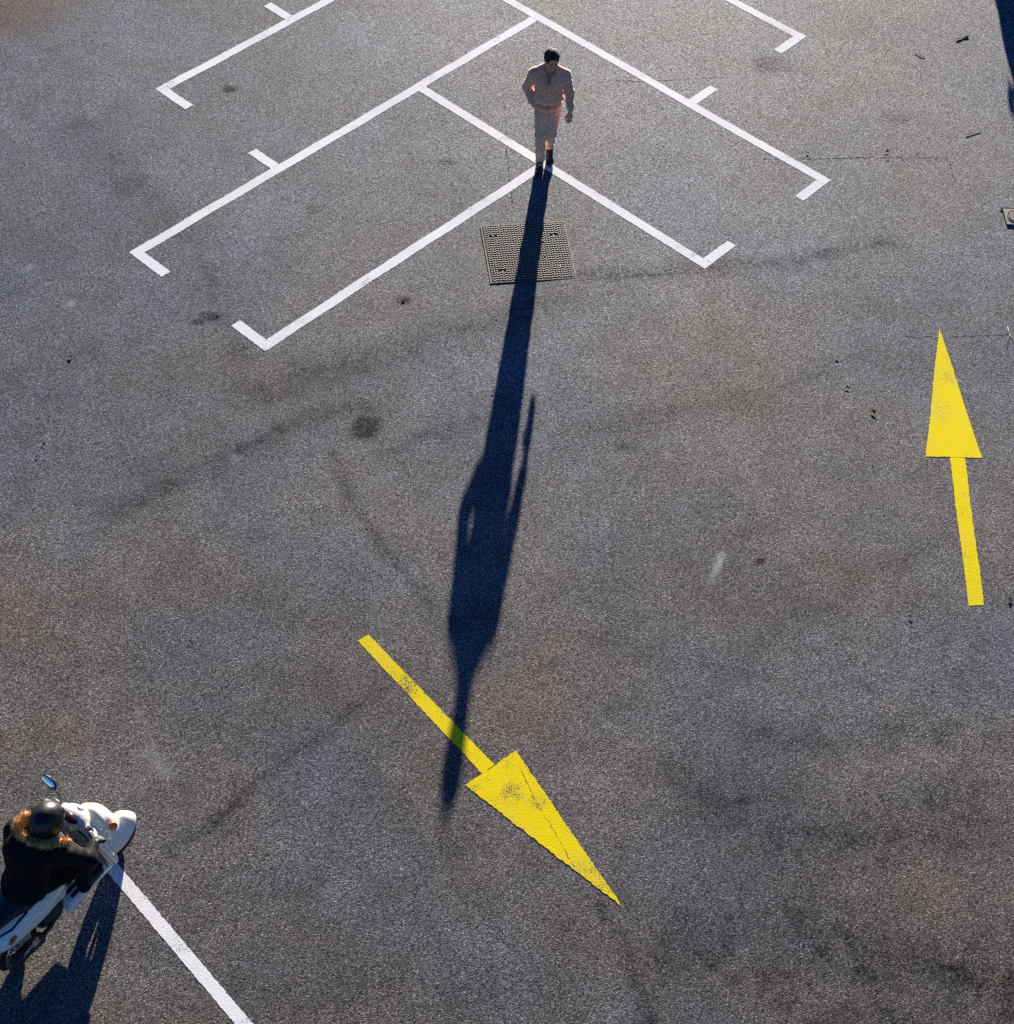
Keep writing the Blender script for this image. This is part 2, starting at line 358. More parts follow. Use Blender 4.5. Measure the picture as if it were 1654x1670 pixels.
crack([(3.14, 18.50), (3.83, 18.56), (4.82, 18.68)], .011, ground); crack([(4.82, 18.68), (5.6, 18.73), (5.65, 18.19)], .006, ground)
crack([(.70, 15.93), (1.23, 16.03), (1.83, 16.14), (2.37, 16.23)], .007, ground)
crack([(4.67, 15.24), (5.06, 15.27), (5.99, 15.37)], .007, ground)

# ------------------------------------------------------------------ painted markings
GA = 0.85082; UA = (math.cos(GA), math.sin(GA)); UB = (-math.sin(GA), math.cos(GA))
def uv(u, v): return (u*UA[0] + v*UB[0], u*UA[1] + v*UB[1])
def paint(name, poly, mat, parent, z=0.002, step=0.022, jit=0.0024, skip=()):
    P = []
    for i, (a, b) in enumerate(zip(poly, poly[1:] + poly[:1])):
        L = math.hypot(b[0]-a[0], b[1]-a[1]); n = max(1, int(L/step)); nx, ny = (b[1]-a[1])/L, -(b[0]-a[0])/L
        for k in range(n):
            j = (random.gauss(0, jit) + .0035*math.sin((a[0] + (b[0]-a[0])*k/n)*5.1 + i*2 + (a[1] + (b[1]-a[1])*k/n)*3.7)) if (k and i not in skip) else 0
            P.append((a[0] + (b[0]-a[0])*k/n + nx*j, a[1] + (b[1]-a[1])*k/n + ny*j))
    V = [(x, y, float(gz(x, y)) + z) for x, y in P]
    F = tessellate_polygon([[Vector((x, y, 0)) for x, y in P]])
    F = [f if ((V[f[1]][0]-V[f[0]][0])*(V[f[2]][1]-V[f[0]][1]) - (V[f[1]][1]-V[f[0]][1])*(V[f[2]][0]-V[f[0]][0])) > 0 else f[::-1] for f in F]
    return mesh(name, V, F, mat, parent)
def rect(name, u0, u1, v0, v1, parent):
    return paint(name, [uv(u0, v0), uv(u1, v0), uv(u1, v1), uv(u0, v1)], 'white_paint', parent)
H = 0.068
def bays(label): return tag(empty('parking_bay_marking'), label, 'road marking', 'white parking bay lines')
b1 = bays('white bay line cropped by the top edge, its hooked end pointing left')
rect('stripe', 11.21, 18.50, 16.475-H, 16.475+H, b1); rect('tick', 11.21, 11.21+2*H, 15.915, 16.475-H-.001, b1); rect('tick', 13.62-H, 13.62+H, 16.475+H+.001, 17.0, b1)
b2 = bays('white network of joined bay lines that the man is walking across')
rect('stripe', 8.885, 16.20-H-.001, 14.115-H, 14.115+H, b2); rect('stripe', 16.20-H, 16.20+H, 8.94, 16.475-H-.002, b2)
rect('stripe', 13.815-H, 13.815+H, 9.005, 14.115-H-.001, b2); rect('stripe', 8.925, 13.815-H-.001, 11.78-H, 11.78+H, b2)
rect('tick', 8.885, 8.885+2*H, 13.556, 14.115-H-.001, b2); rect('tick', 11.265-H, 11.265+H, 14.115+H+.001, 14.63, b2); rect('tick', 8.925, 8.925+2*H, 11.78+H+.001, 12.32, b2)
rect('tick', 15.673, 16.20-H-.001, 8.94, 8.94+2*H, b2); rect('tick', 16.20+H+.001, 16.73, 11.285-H, 11.285+H, b2); rect('tick', 13.815+H+.001, 14.354, 9.005, 9.005+2*H, b2)
b3 = bays('short white bay line at the top right with hooked end, beside the dark car')
rect('stripe', 18.57-H, 18.57+H, 11.13, 19.0, b3); rect('tick', 18.05, 18.57-H-.001, 11.13, 11.13+2*H, b3)
d0, d1 = Vector((-4.05, 8.26)), Vector((-1.50, 5.68)); dn = Vector((d1.y-d0.y, -(d1.x-d0.x))).normalized()*0.059
b4 = bays('single straight white line running from under the scooter to the bottom edge')
paint('stripe', [tuple(d0-dn), tuple(d1-dn), tuple(d1+dn), tuple(d0+dn)], 'white_paint', b4)

a1 = tag(empty('painted_arrow'), 'worn yellow arrow pointing down right, under the tip of the long shadow', 'road marking', 'yellow arrows')
paint('shaft', [(-1.45, 10.34), (-.105, 8.850), (.004, 8.960), (-1.346, 10.431)], 'yellow_worn', a1)
paint('arrowhead', [(-.269, 8.714), (1.239, 7.518), (.209, 9.129)], 'yellow_worn', a1, jit=0.004, z=0.003)
crack([(.264, 8.917), (.378, 8.652), (.543, 8.361), (.693, 8.077), (.81, 7.861)], .005, a1, z=0.0035, jag=0.012)
a2 = tag(empty('painted_arrow'), 'bright yellow arrow pointing straight up near the right edge', 'road marking', 'yellow arrows')
paint('shaft', [(4.882, 11.197), (5.046, 11.216), (5.119, 13.36), (4.952, 13.35)], 'yellow_paint', a2)
paint('arrowhead', [(4.678, 13.292), (5.316, 13.320), (5.091, 15.429)], 'yellow_paint', a2, z=0.003)

# ------------------------------------------------------------------ inspection cover
def cover():
    c = empty('inspection_cover', (.093, 16.413, float(gz(.093, 16.413)) + 0.0015), math.radians(9.6))
    tag(c, 'square cast iron inspection cover with zigzag tread, crossed by the shadow', 'manhole cover')
    s = 0.525; bm = bmesh.new(); box(bm, (0, 0, 0.001), (2*s-.02, 2*s-.02, 0.004)); bmobj('plate', bm, 'iron', c)
    for sx, sy, lx, ly in ((0, s, 2*s+.03, .02), (0, -s, 2*s+.03, .02), (s, 0, .02, 2*s-.021), (-s, 0, .02, 2*s-.021)):
        bm = bmesh.new(); box(bm, (sx, sy, 0.003), (lx, ly, 0.008), bev=.0015); bmobj('frame_bar', bm, 'frame_iron', c)
    bm = bmesh.new(); per = 0.062; pit = 0.0405; z0, z1 = 0.0031, 0.0118; L = s - .018
    slots = [(-.40, .33), (.36, .27), (-.36, -.34), (.36, -.30)]; ny = int(2*L/pit); nx = int(2*L/(per/2))
    for j in range(ny):
        y = -L + (j + .5)*2*L/ny
        for i in range(nx):
            x0 = -L + i*2*L/nx; x1 = x0 + 2*L/nx; ya, yb = (y - .009, y + .009) if i % 2 else (y + .009, y - .009)
            if any(abs((x0+x1)/2 - a) < .045 and abs(y - b) < .016 for a, b in slots): continue
            th = 0.0078; g = 0.0012
            co = [(x0+g, ya-th, z0), (x1-g, yb-th, z0), (x1-g, yb+th, z0), (x0+g, ya+th, z0)]; tp = .0025
            co2 = [(x0+g+tp, ya-th+tp, z1), (x1-g-tp, yb-th+tp, z1), (x1-g-tp, yb+th-tp, z1), (x0+g+tp, ya+th-tp, z1)]
            a = [bm.verts.new(p) for p in co]; b = [bm.verts.new(p) for p in co2]
            bm.faces.new(b)
            for q in range(4): bm.faces.new((a[q], a[(q+1) % 4], b[(q+1) % 4], b[q]))
    tag(bmobj('tread', bm, 'tread', c), kind='stuff')
    for a, b in slots:
        bm = bmesh.new(); box(bm, (a, b, .0035), (.07, .02, .002)); sl = bmobj('lifting_slot', bm, 'crack', c)
        bm = bmesh.new(); lathe(bm, [(0, .012), (.010, .012), (.012, .009), (.012, 0)], (a, b, .001), (0, 0, 1), 12); bmobj('bolt', bm, 'tread', sl)
    for a, b in ((.21, .18), (.20, -.09)):
        bm = bmesh.new(); lathe(bm, [(0, .016), (.014, .016), (.018, .011), (.018, 0)], (a, b, .0), (0, 0, 1), 14); bmobj('bolt', bm, 'mortar', c)
cover()
def valve_box():
    c = empty('valve_box', (6.345, 17.555, float(gz(6.3, 17.5)) + .003), math.radians(2))
    tag(c, 'small pale square valve box with round lid cropped by the right edge', 'valve cover')
    bm = bmesh.new(); box(bm, (0, 0, .006), (.31, .31, .016), bev=.006); fr = bmobj('surround', bm, 'mortar', c)
    bm = bmesh.new(); lathe(bm, [(0, .020), (.10, .020), (.105, .016), (.105, .008), (.118, .008), (.118, .018), (.125, .018), (.126, .006)], (0, 0, .002), (0, 0, 1), 28); bmobj('lid', bm, 'frame_iron', c)
    bm = bmesh.new(); box(bm, (0, .172, .006), (.36, .022, .008), bev=.002); bmobj('edge_gap', bm, 'crack', c)
valve_box()

# ------------------------------------------------------------------ walking man (x: his left, -y: the way he walks)
def walking_man():
    MO = (0.25, 18.20, float(gz(.25, 18.2)))
    # joints
    shR, elR, wrR = (-.200, .01, 1.368), (-.272, .07, 1.125), (-.172, -.082, .965)
    shL, elL, wrL = (.200, .01, 1.368), (.262, .010, 1.125), (.288, -.155, .930)
    hpR, knR, anR = (-.082, .0, .90), (-.070, -.075, .50), (-.056, -.045, .095)
    hpL, knL, anL = (.082, .02, .90), (.064, -.045, .505), (.056, .135, .15)
    HR = rotm(rx=13) ; HR = rotm(rz=14) @ HR; HC = np.array((.014, -.075, 1.632))      # head frame: looks down and a little to his left
    hp = lambda x, y, z: HC + HR @ np.array((x, y, z))
    b = SDF((-.42, -.36, -.01), (.42, .36, 1.92), .006)
    # legs, arms and trunk (mostly under the clothes)
    for hip, kn, an in ((hpR, knR, anR), (hpL, knL, anL)): b.chain([hip, kn, an], [.075, .052, .036], .02)
    b.cone(anR, (-.06, -.20, .05), .036, .028, .02); b.cone(anL, (.082, -.02, .05), .036, .028, .02)
    b.ell((0, .01, .94), (.155, .105, .13), .04); b.cone((0, .0, 1.0), (0, -.02, 1.30), .13, .145, .05, (1, 1.35, 1)); b.cone((-.13, 0, 1.35), (.13, 0, 1.35), .065, .065, .06)
    b.chain([shR, elR, wrR], [.052, .042, .028], .03); b.chain([shL, elL, wrL], [.052, .042, .028], .03)
    b.cone((0, -.005, 1.42), hp(0, .015, -.06), .076, .074, .03)
    # head
    b.ell(hp(0, .012, .035), (.088, .108, .103), .02, HR); b.ell(hp(0, -.025, -.045), (.062, .072, .075), .03, HR)
    b.ell(hp(0, -.062, -.092), (.03, .026, .024), .02, HR)                                                       # chin
    b.cone(hp(0, -.088, .005), hp(0, -.112, -.034), .010, .0155, .012); b.cone(hp(-.013, -.097, -.037), hp(.013, -.097, -.037), .009, .009, .008)  # nose
    b.cone(hp(-.04, -.080, .026), hp(.04, -.080, .026), .012, .012, .014)                                        # brow
    for sx in (-1, 1):
        b.ell(hp(sx*.030, -.094, .006), (.017, .014, .011), .008, HR, 's')                                       # eye socket
        b.ell(hp(sx*.045, -.068, -.025), (.022, .02, .02), .02, HR); b.ell(hp(sx*.080, .012, -.008), (.010, .022, .034), .008, HR)   # cheek, ear
    b.ell(hp(0, -.088, -.066), (.024, .012, .008), .006, HR)                                                     # lips
    # right hand (in the pocket)
    b.ell((-.135, -.060, .895), (.030, .036, .050), .02)
    # left hand hanging, slightly curled, thumb forward
    hx, hy, hz_ = wrL; b.ell((hx-.004, hy-.010, hz_-.055), (.040, .022, .054), .015)
    for i, (dx, ln, cu) in enumerate(((-.031, .062, .010), (-.012, .074, .014), (.008, .070, .018), (.026, .055, .022))):
        p0 = (hx-.004+dx, hy-.010, hz_-.098); p1 = (hx-.006+dx*1.05, hy-.014, p0[2]-ln*.5); p2 = (hx-.006+dx*1.0, hy-.010+cu, p0[2]-ln)
        b.chain([p0, p1, p2], [.0102, .0094, .0080], .004)
    b.chain([(hx-.036, hy-.012, hz_-.03), (hx-.056, hy-.024, hz_-.060), (hx-.054, hy-.030, hz_-.090)], [.0135, .011, .009], .006)
    man = b.build('person', 'skin'); man.location = MO
    tag(man, 'man in tan sweater and beige trousers walking, one hand in his pocket', 'person')
    # eyes and brows
    for sx in (-1, 1):
        bm = bmesh.new(); bmesh.ops.create_uvsphere(bm, u_segments=10, v_segments=8, radius=.010, matrix=Matrix.Translation(Vector(hp(sx*.030, -.080, .004)))); bmobj('eye', bm, 'eye', man, True)
        bm = bmesh.new(); tube(bm, [hp(sx*.012, -.094, .026), hp(sx*.030, -.094, .031), hp(sx*.047, -.084, .026)], [.004, .005, .003], 6); bmobj('eyebrow', bm, 'hair', man, True)
    # hair: short, dark, a little tousled on top
    h = SDF((-.16, -.24, 1.49), (.19, .14, 1.87), .005)
    h.ell(hp(0, .018, .048), (.098, .113, .102), .0, HR); h.ell(hp(0, .06, .0), (.084, .066, .088), .03, HR); h.ell(hp(0, -.03, .115), (.066, .07, .034), .02, HR)
    h.ell(hp(0, -.120, .005), (.080, .070, .108), .010, HR, 's')
    for sx in (-1, 1): h.ell(hp(sx*.085, -.055, -.05), (.03, .06, .07), .006, HR, 's')
    for _ in range(110):
        a = random.uniform(0, 6.28); r_ = random.uniform(0, .082); x, y = r_*math.cos(a), .01 + r_*math.sin(a)*1.1
        zt = .048 + .098*math.sqrt(max(.05, 1 - (x/.09)**2 - ((y-.018)/.108)**2)); q = hp(x, y, zt - .006); e = hp(x*1.12 + random.gauss(0, .008), y*1.08 - .012 + random.gauss(0, .010), zt + random.uniform(.004, .014))
        h.cone(q, e, .0085, .0035, .006)
    h.build('hair', 'hair', man, 0)
    # sweater
    s = SDF((-.45, -.27, .86), (.45, .25, 1.66), .006)
    s.cone((0, .0, 1.02), (0, -.022, 1.27), .168, .186, .05, (1, 1.36, 1)); s.ell((0, -.02, 1.06), (.180, .140, .12), .05); s.ell((0, .03, 1.28), (.18, .12, .16), .05)
    s.cone((-.13, .005, 1.345), (.13, .005, 1.345), .090, .090, .06); s.cone((-.045, .02, 1.480), (-.19, .01, 1.367), .052, .062, .05); s.cone((.045, .02, 1.480), (.19, .01, 1.367), .052, .062, .05); s.cone((-.05, .0, 1.445), (.05, 0, 1.445), .064, .064, .04)
    s.chain([shR, elR, (-.200, -.055, 1.0)], [.071, .061, .051], .03); s.cone((-.200, -.055, 1.0), (-.172, -.082, .965), .049, .046, .01)
    s.chain([shL, elL, (.286, -.135, .952)], [.071, .058, .046], .03); s.cone((.286, -.135, .952), (.288, -.155, .930), .047, .042, .006)
    fold = lambda x, y, z: .0030*np.sin(38*z + 9*x + 5*np.sin(7*x + 3*z))*np.clip((1.25 - z)/.25, 0, 1) + .0016*np.sin(60*x*np.sign(x) + 55*z + 20*y) + .0022*np.sin(95*z + 31*x)
    s.warp(fold)
    s.cut((0.04, .10, -1), -.955, .006)
    s.ell((0, -.080, 1.488), (.064, .085, .085), .012, None, 's'); s.cone((0, -.005, 1.445), tuple(hp(0, .015, -.10)), .079, .079, .006, op='s'); s.rbox((0, -.15, 1.408), (.014, .05, .065), .006, .01, None, 's')
    sw = s.build('sweater', 'sweater', man)
    # collar and placket
    bm = bmesh.new(); cp = []
    for k in range(17):
        a = -math.pi/2 + .22 + (2*math.pi - .44)*k/16; cp.append((.082*math.cos(a), -.018 + .086*math.sin(a), 1.482 + .022*math.sin(a)))
    tube(bm, cp, .014, 8); bmobj('collar', bm, 'rib', sw, True)
    for sx in (-1, 1):
        bm = bmesh.new(); tube(bm, [(sx*.016, -.106, 1.446), (sx*.013, -.140, 1.39), (sx*.010, -.158, 1.325)], .0075, 8); bmobj('placket_edge', bm, 'rib', sw, True)
    g = SDF((-.25, -.22, .90), (.25, .22, 1.03), .006); g.cone((0, -.004, .955), (0, -.004, .985), .174, .180, .0, (1, 1.30, 1)); g.cut((0.04, .10, 1), .985); g.cut((0.04, .10, -1), -.945); g.warp(lambda x, y, z: .0015*np.sin(150*x)+0*y+0*z); g.build('hem_rib', 'rib', sw)
    # trousers
    t = SDF((-.26, -.30, .02), (.26, .30, 1.06), .006)
    t.ell((0, .005, .955), (.176, .128, .12), .03); t.ell((0, .04, .90), (.165, .115, .10), .04)
    t.chain([(-.082, .0, .90), knR, (-.058, -.05, .12)], [.098, .074, .060], .025); t.chain([(.082, .02, .90), knL, (.057, .125, .19)], [.098, .074, .060], .025)
    t.cone((-.058, -.05, .12), (-.058, -.06, .085), .060, .061, .01); t.cone((.057, .125, .19), (.058, .125, .15), .059, .060, .01)
    t.warp(lambda x, y, z: .0038*np.sin(42*z + 30*np.abs(x) + 12*y)*np.clip((.62 - z)/.3, .12, 1) + .003*np.sin(70*z + 40*x) + .0035*np.sin(26*x + 8*z)*np.clip((z - .6)/.2, 0, 1) - .004*np.exp(-((x + .1)/.05)**2 - ((z - .80)/.03)**2))
    t.cut((0, 0, 1), 1.03); t.build('trousers', 'trousers', man)
    # shoes
    for nm, heel, toe, lift in (('R', (-.056, .005), (-.062, -.215), 0.0), ('L', (.054, .175), (.072, -.035), .10)):
        k = SDF((-.2, -.32, -.01), (.2, .30, .28), .005); hx_, hy_ = heel; tx, ty = toe
        hz0, tz = .042 + lift, .038
        k.cone((hx_, hy_, hz0), (tx, ty, tz), .043, .043, 0); k.ell((tx, ty + .02, tz - .002), (.055, .080, .036), .02); k.cone((hx_, hy_, hz0 + .01), (hx_, hy_ - .035, hz0 + .055), .042, .044, .02)
        k.cone((hx_, hy_ - .02, hz0 + .02), (tx*.7 + hx_*.3, ty*.6 + hy_*.4, tz + .03 + lift*.4), .042, .036, .025)
        n = np.array((0, -(hz0 - tz), (hy_ - ty))); n = -n/np.linalg.norm(n); k.cut(tuple(n), float(n @ np.array((tx, ty, tz - .036))), .004)
        sh = k.build('shoe', 'shoe', man)
        L = np.linalg.norm((tx - hx_, ty - hy_, tz - hz0)); R_ = Matrix.Rotation(math.atan2(hz0 - tz, hy_ - ty), 3, 'X')
        bm = bmesh.new(); mid = Vector(((hx_ + tx)/2, (hy_ + ty)/2 - .012, (hz0 + tz)/2)) - Vector((0, 0, .0335)); box(bm, mid, (.094, L + .095, .013), R_, .005); bmobj('sole', bm, 'sole', sh)
M['eye'] = plain('eye', (.05, .03, .02), .2)
def knit(name, col, sc=170.0, bmp=.003):
    t = NT(name); o = t.objc(); n = t.noise(9, 4, .6, vec=o).outputs[0]; wv = t.n('TexWave', wave_type='BANDS', bands_direction='X'); t.set(wv.inputs['Vector'], o); wv.inputs['Scale'].default_value = sc/6.3; wv.inputs['Distortion'].default_value = 1.5
    c = t.mix(1.0, col, t.ramp(n, (.3, .82), (.7, 1.15)), 'MULTIPLY'); hh = t.math('ADD', wv.outputs['Fac'], t.noise(sc, 3, .6, vec=o).outputs[0])
    return t.out(c, .9, t.bump(hh, .5, bmp), Sheen_Weight=1.0, Sheen_Roughness=.35, spec=.2)
M['sweater'] = knit('tan_wool_knit', (.84, .42, .245)); M['rib'] = knit('tan_wool_rib', (.56, .26, .14), 260)
M['trousers'] = knit('beige_cotton_twill', (.76, .47, .30), 400, .0015)
M['shoe'] = plain('black_leather', (.012, .011, .011), .35, bump=.001); M['sole'] = plain('shoe_sole', (.03, .027, .025), .8)
walking_man()

# ------------------------------------------------------------------ motor scooter (local: +y forward, +x right)
M['gloss_white'] = plain('white_scooter_paint', (.90, .85, .70), .18, 0, .03, 6, Coat_Weight=.5, Coat_Roughness=.08)
M['cream'] = plain('cream_inner_plastic', (.74, .62, .40), .45, 0, .08, 8)
M['rubber'] = plain('black_rubber', (.012, .012, .012), .75, 0, .3, 40); M['black_plastic'] = plain('black_plastic', (.014, .013, .013), .5, 0, .2, 30)
M['vinyl'] = plain('black_vinyl', (.010, .010, .011), .55, 0, .2, 20, .001); M['chrome'] = plain('chrome', (.75, .74, .72), .12, 1.0, .05)
M['alloy'] = plain('alloy', (.45, .45, .46), .35, .9, .1); M['amber'] = plain('amber_lens', (.70, .13, .015), .15, 0, .05); M['red_lens'] = plain('red_lens', (.45, .015, .012), .15, 0, .05)
M['dial'] = plain('dark_dial', (.025, .012, .012), .12, 0, .1); M['mirror_glass'] = plain('mirror_glass', (.92, .92, .86), .08, 1.0, .03)
M['lens'] = plain('clear_lens', (.75, .75, .72), .08, .3, .03)
def scooter():
    O = (-3.615, 7.53, float(gz(-3.6, 7.5)) + .001); root = empty('motor_scooter', O, math.radians(-30))
    tag(root, 'white motor scooter ridden in from the left edge, handlebar and nose showing', 'scooter')
    ST = Matrix.Translation((0, .12, 0)) @ Matrix.Rotation(math.radians(-6), 4, 'Z') @ Matrix.Translation((0, -.12, 0))      # steering turned a little right
    def steer(o): o.matrix_local = ST @ o.matrix_local; return o
    def wheel(y, name):
        bm = bmesh.new(); lathe(bm, [(.150, -.036), (.180, -.052), (.212, -.050), (.232, -.030), (.238, 0), (.232, .030), (.212, .050), (.180, .052), (.150, .036)], (0, y, .238), (1, 0, 0), 36)
        ty = bmobj('wheel', bm, 'rubber', root, True)
        bm = bmesh.new(); lathe(bm, [(.152, -.040), (.142, -.042), (.136, -.02), (.136, .02), (.142, .042), (.152, .040)], (0, y, .238), (1, 0, 0), 30); lathe(bm, [(0, -.05), (.04, -.05), (.045, .05), (0, .05)], (0, y, .238), (1, 0, 0), 16)
        for k in range(5):
            a = 2*math.pi*k/5; tube(bm, [(0, y + .03*math.cos(a), .238 + .03*math.sin(a)), (0, y + .142*math.cos(a), .238 + .142*math.sin(a))], [.02, .014], 6)
        rm = bmobj('rim', bm, 'alloy', ty, True); return ty
    fwheel = steer(wheel(.36, 'f')); wheel(-.93, 'r')
    # front mudguard
    k = SDF((-.15, .0, .1), (.15, .78, .66), .009); k.cone((0, .35, .245), (0, .36, .245), .258, .258, 0, (1.8, 1, 1)); k.cone((0, .47, .42), (0, .555, .32), .062, .042, .05)
    k.ell((0, .36, .235), (.078, .252, .252), .01, None, 's'); k.cut((0, .28, -1), -.16, .01); steer(k.build('mudguard', 'gloss_white', root))
    # apron (nose) and leg shield
    k = SDF((-.33, -.10, .2), (.33, .50, 1.05), .009)
    k.cone((0, .16, .93), (0, .31, .50), .085, .125, 0); k.ell((0, .25, .62), (.175, .115, .26), .06); k.ell((0, .18, .80), (.15, .09, .16), .05)
    k.rbox((0, .15, .60), (.235, .030, .33), .028, .05, rotm(rx=14), bend=lambda q: np.stack([q[..., 0], q[..., 1] + 1.3*q[..., 0]**2, q[..., 2]], -1))
    k.cut((0, -1, -.25), -.20 - .045, .01) if False else None
    ap = k.build('front_apron', 'gloss_white', root)
    k = SDF((-.33, -.14, .2), (.33, .30, .98), .009)
    k.rbox((0, .105, .60), (.222, .026, .315), .024, 0, rotm(rx=14), bend=lambda q: np.stack([q[..., 0], q[..., 1] + 1.3*q[..., 0]**2, q[..., 2]], -1))
    k.rbox((0, .035, .70), (.135, .05, .13), .03, .03, rotm(rx=14)); ls = k.build('leg_shield', 'cream', root)
    bm = bmesh.new(); tube(bm, [(-.205, .065, .32), (-.225, .02, .60), (-.205, -.035, .86), (-.12, -.02, .93), (.12, -.02, .93), (.205, -.035, .86), (.225, .02, .60), (.205, .065, .32)], .008, 8); bmobj('edge_trim', bm, 'black_plastic', ls, True)
    bm = bmesh.new(); box(bm, (0, -.022, .66), (.2, .012, .012), bev=.004); box(bm, (0, -.026, .74), (.03, .014, .03), bev=.004); bmobj('glovebox_handle', bm, 'black_plastic', ls)
    for sx in (-1, 1):
        k = SDF((-.3, .15, .6), (.3, .4, .82), .006); k.ell((sx*.168, .262, .71), (.022, .042, .060), 0, rotm(rz=-sx*28)); k.build('turn_signal', 'amber', ap)
    bm = bmesh.new(); lathe(bm, [(0, .012), (.05, .008), (.062, -.01), (.062, -.03)], (0, .118, 1.035), (0, 1, -.12), 20); hl = bmobj('headlight', bm, 'lens', root, True); steer(hl)
    # headset, dial, bars
    k = SDF((-.32, -.14, .9), (.32, .2, 1.14), .007); k.ell((0, .045, 1.03), (.150, .100, .072), 0); k.ell((0, .02, .97), (.09, .08, .07), .03)
    for sx in (-1, 1): k.cone((sx*.10, .03, 1.025), (sx*.215, .005, 1.035), .048, .024, .03)
    hs = steer(k.build('headset', 'gloss_white', root))
    k = SDF((-.14, -.10, .98), (.14, .12, 1.14), .006); k.ell((0, -.005, 1.072), (.092, .052, .034), 0, rotm(rx=-22)); dl = k.build('instrument_dial', 'dial', hs)
    for sx, nm in ((-1, 'l'), (1, 'r')):
        bm = bmesh.new(); tube(bm, [(sx*.20, .008, 1.035), (sx*.225, .003, 1.036), (sx*.335, -.03, 1.03), (sx*.345, -.033, 1.03)], [.014, .0175, .0175, .019], 12); bmobj('grip', bm, 'rubber', hs, True)
        bm = bmesh.new(); tube(bm, [(sx*.185, .035, 1.035), (sx*.22, .052, 1.034), (sx*.29, .042, 1.028), (sx*.345, .020, 1.026)], [.007, .006, .0055, .008], 8); bmobj('brake_lever', bm, 'chrome', hs, True)
        bm = bmesh.new(); box(bm, (sx*.185, .02, 1.045), (.045, .05, .036), bev=.008); bmobj('switch_block', bm, 'black_plastic', hs)
    # left mirror
    bm = bmesh.new(); tube(bm, [(-.165, .035, 1.05), (-.175, .05, 1.11), (-.205, .058, 1.17), (-.238, .055, 1.215)], .0062, 8); mi = bmobj('mirror_stalk', bm, 'black_plastic', hs, True)
    _n = np.array((.213, -.785, .579)); _n /= np.linalg.norm(_n); _e = np.array((.96, -.27, -.12)); _e -= _n*(_n @ _e); _e /= np.linalg.norm(_e); MR = np.stack([_e, np.cross(_n, _e), _n], 1)
    k = SDF((-.42, -.06, 1.1), (-.15, .2, 1.38), .005); k.ell((-.298, .064, 1.248), (.086, .049, .022), 0, MR); k.build('mirror_shell', 'black_plastic', mi)
    bm = bmesh.new(); lathe(bm, [(0, .0), (.5, .0), (1.0, -.02)], (0, 0, 0), (0, 0, 1), 26)
    for v in bm.verts: v.co = Vector(np.array((-.298, .064, 1.248)) + MR @ np.array((v.co.x*.076, v.co.y*.041, .0235 + v.co.z*.2)))
    bmobj('mirror_glass', bm, 'mirror_glass', mi, True)
    # floorboard
    k = SDF((-.25, -.48, .14), (.25, .24, .40), .009); k.rbox((0, -.13, .225), (.185, .30, .040), .03, 0); k.rbox((0, -.13, .255), (.16, .26, .030), .02, .02); k.build('floorboard', 'gloss_white', root)
    for i in range(5):
        bm = bmesh.new(); box(bm, (-.12 + .06*i, -.13, .287), (.035, .40, .010), bev=.003); bmobj('rubber_strip', bm, 'rubber', root)
    # rear body
    k = SDF((-.30, -1.34, .25), (.30, -.28, .90), .01)
    k.cone((0, -.42, .50), (0, -.85, .60), .145, .165, .0, (1, 1, .8)); k.cone((0, -.80, .63), (0, -1.16, .70), .160, .085, .06); k.ell((0, -.62, .60), (.185, .34, .17), .06); k.ell((0, -.95, .62), (.185, .28, .13), .06)
    k.ell((0, -.94, .22), (.10, .30, .30), .03, None, 's'); k.cut((0, 0, 1), .785, .02); k.cut((0, -.28, -1), -.24, .02)
    rb = k.build('rear_body', 'gloss_white', root)
    for sx in (-1, 1):
        k = SDF((-.3, -1.2, .55), (.3, -.8, .80), .006); k.ell((sx*.160, -1.005, .665), (.020, .068, .030), 0, rotm(rz=sx*14)); k.build('turn_signal', 'amber', rb)
    k = SDF((-.12, -1.34, .6), (.12, -1.10, .80), .006); k.ell((0, -1.225, .70), (.07, .03, .035), 0); k.build('tail_light', 'red_lens', rb)
    bm = bmesh.new(); box(bm, (0, -1.25, .50), (.17, .006, .17), Matrix.Rotation(.3, 3, 'X'), .002); bmobj('number_plate', bm, 'gloss_white', root)
    # seat, rail
    k = SDF((-.22, -1.14, .70), (.22, -.34, .96), .009); k.cone((0, -.45, .80), (0, -.72, .815), .125, .150, 0, (1, 1, 1.9)); k.cone((0, -.76, .845), (0, -1.02, .85), .145, .10, .05, (1, 1, 1.9)); k.build('seat', 'vinyl', root)
    bm = bmesh.new(); tube(bm, [(-.15, -.80, .80), (-.165, -1.0, .82), (-.11, -1.16, .83), (.11, -1.16, .83), (.165, -1.0, .82), (.15, -.80, .80)], .011, 8); bmobj('grab_rail', bm, 'black_plastic', root, True)
    # engine, exhaust, stand
    k = SDF((-.24, -1.1, .1), (.24, -.4, .46), .012); k.rbox((-.10, -.72, .245), (.055, .30, .10), .05, 0); k.ell((.02, -.54, .25), (.12, .16, .11), .04); k.build('engine', 'black_plastic', root)
    bm = bmesh.new(); tube(bm, [(.09, -.48, .22), (.13, -.60, .23), (.155, -.72, .27), (.155, -.76, .28)], [.018, .018, .022, .05], 10); tube(bm, [(.155, -.76, .28), (.155, -1.12, .36), (.155, -1.14, .365)], [.056, .058, .04], 16); ex = bmobj('exhaust', bm, 'black_plastic', root, True)
    bm = bmesh.new(); box(bm, (.195, -.92, .35), (.022, .24, .075), Matrix.Rotation(.22, 3, 'X'), .008); bmobj('heat_shield', bm, 'chrome', ex)
    bm = bmesh.new(); tube(bm, [(-.10, -.42, .24), (-.13, -.62, .10), (-.13, -.66, .09)], .011, 8); bmobj('side_stand', bm, 'black_plastic', root, True)
    return root
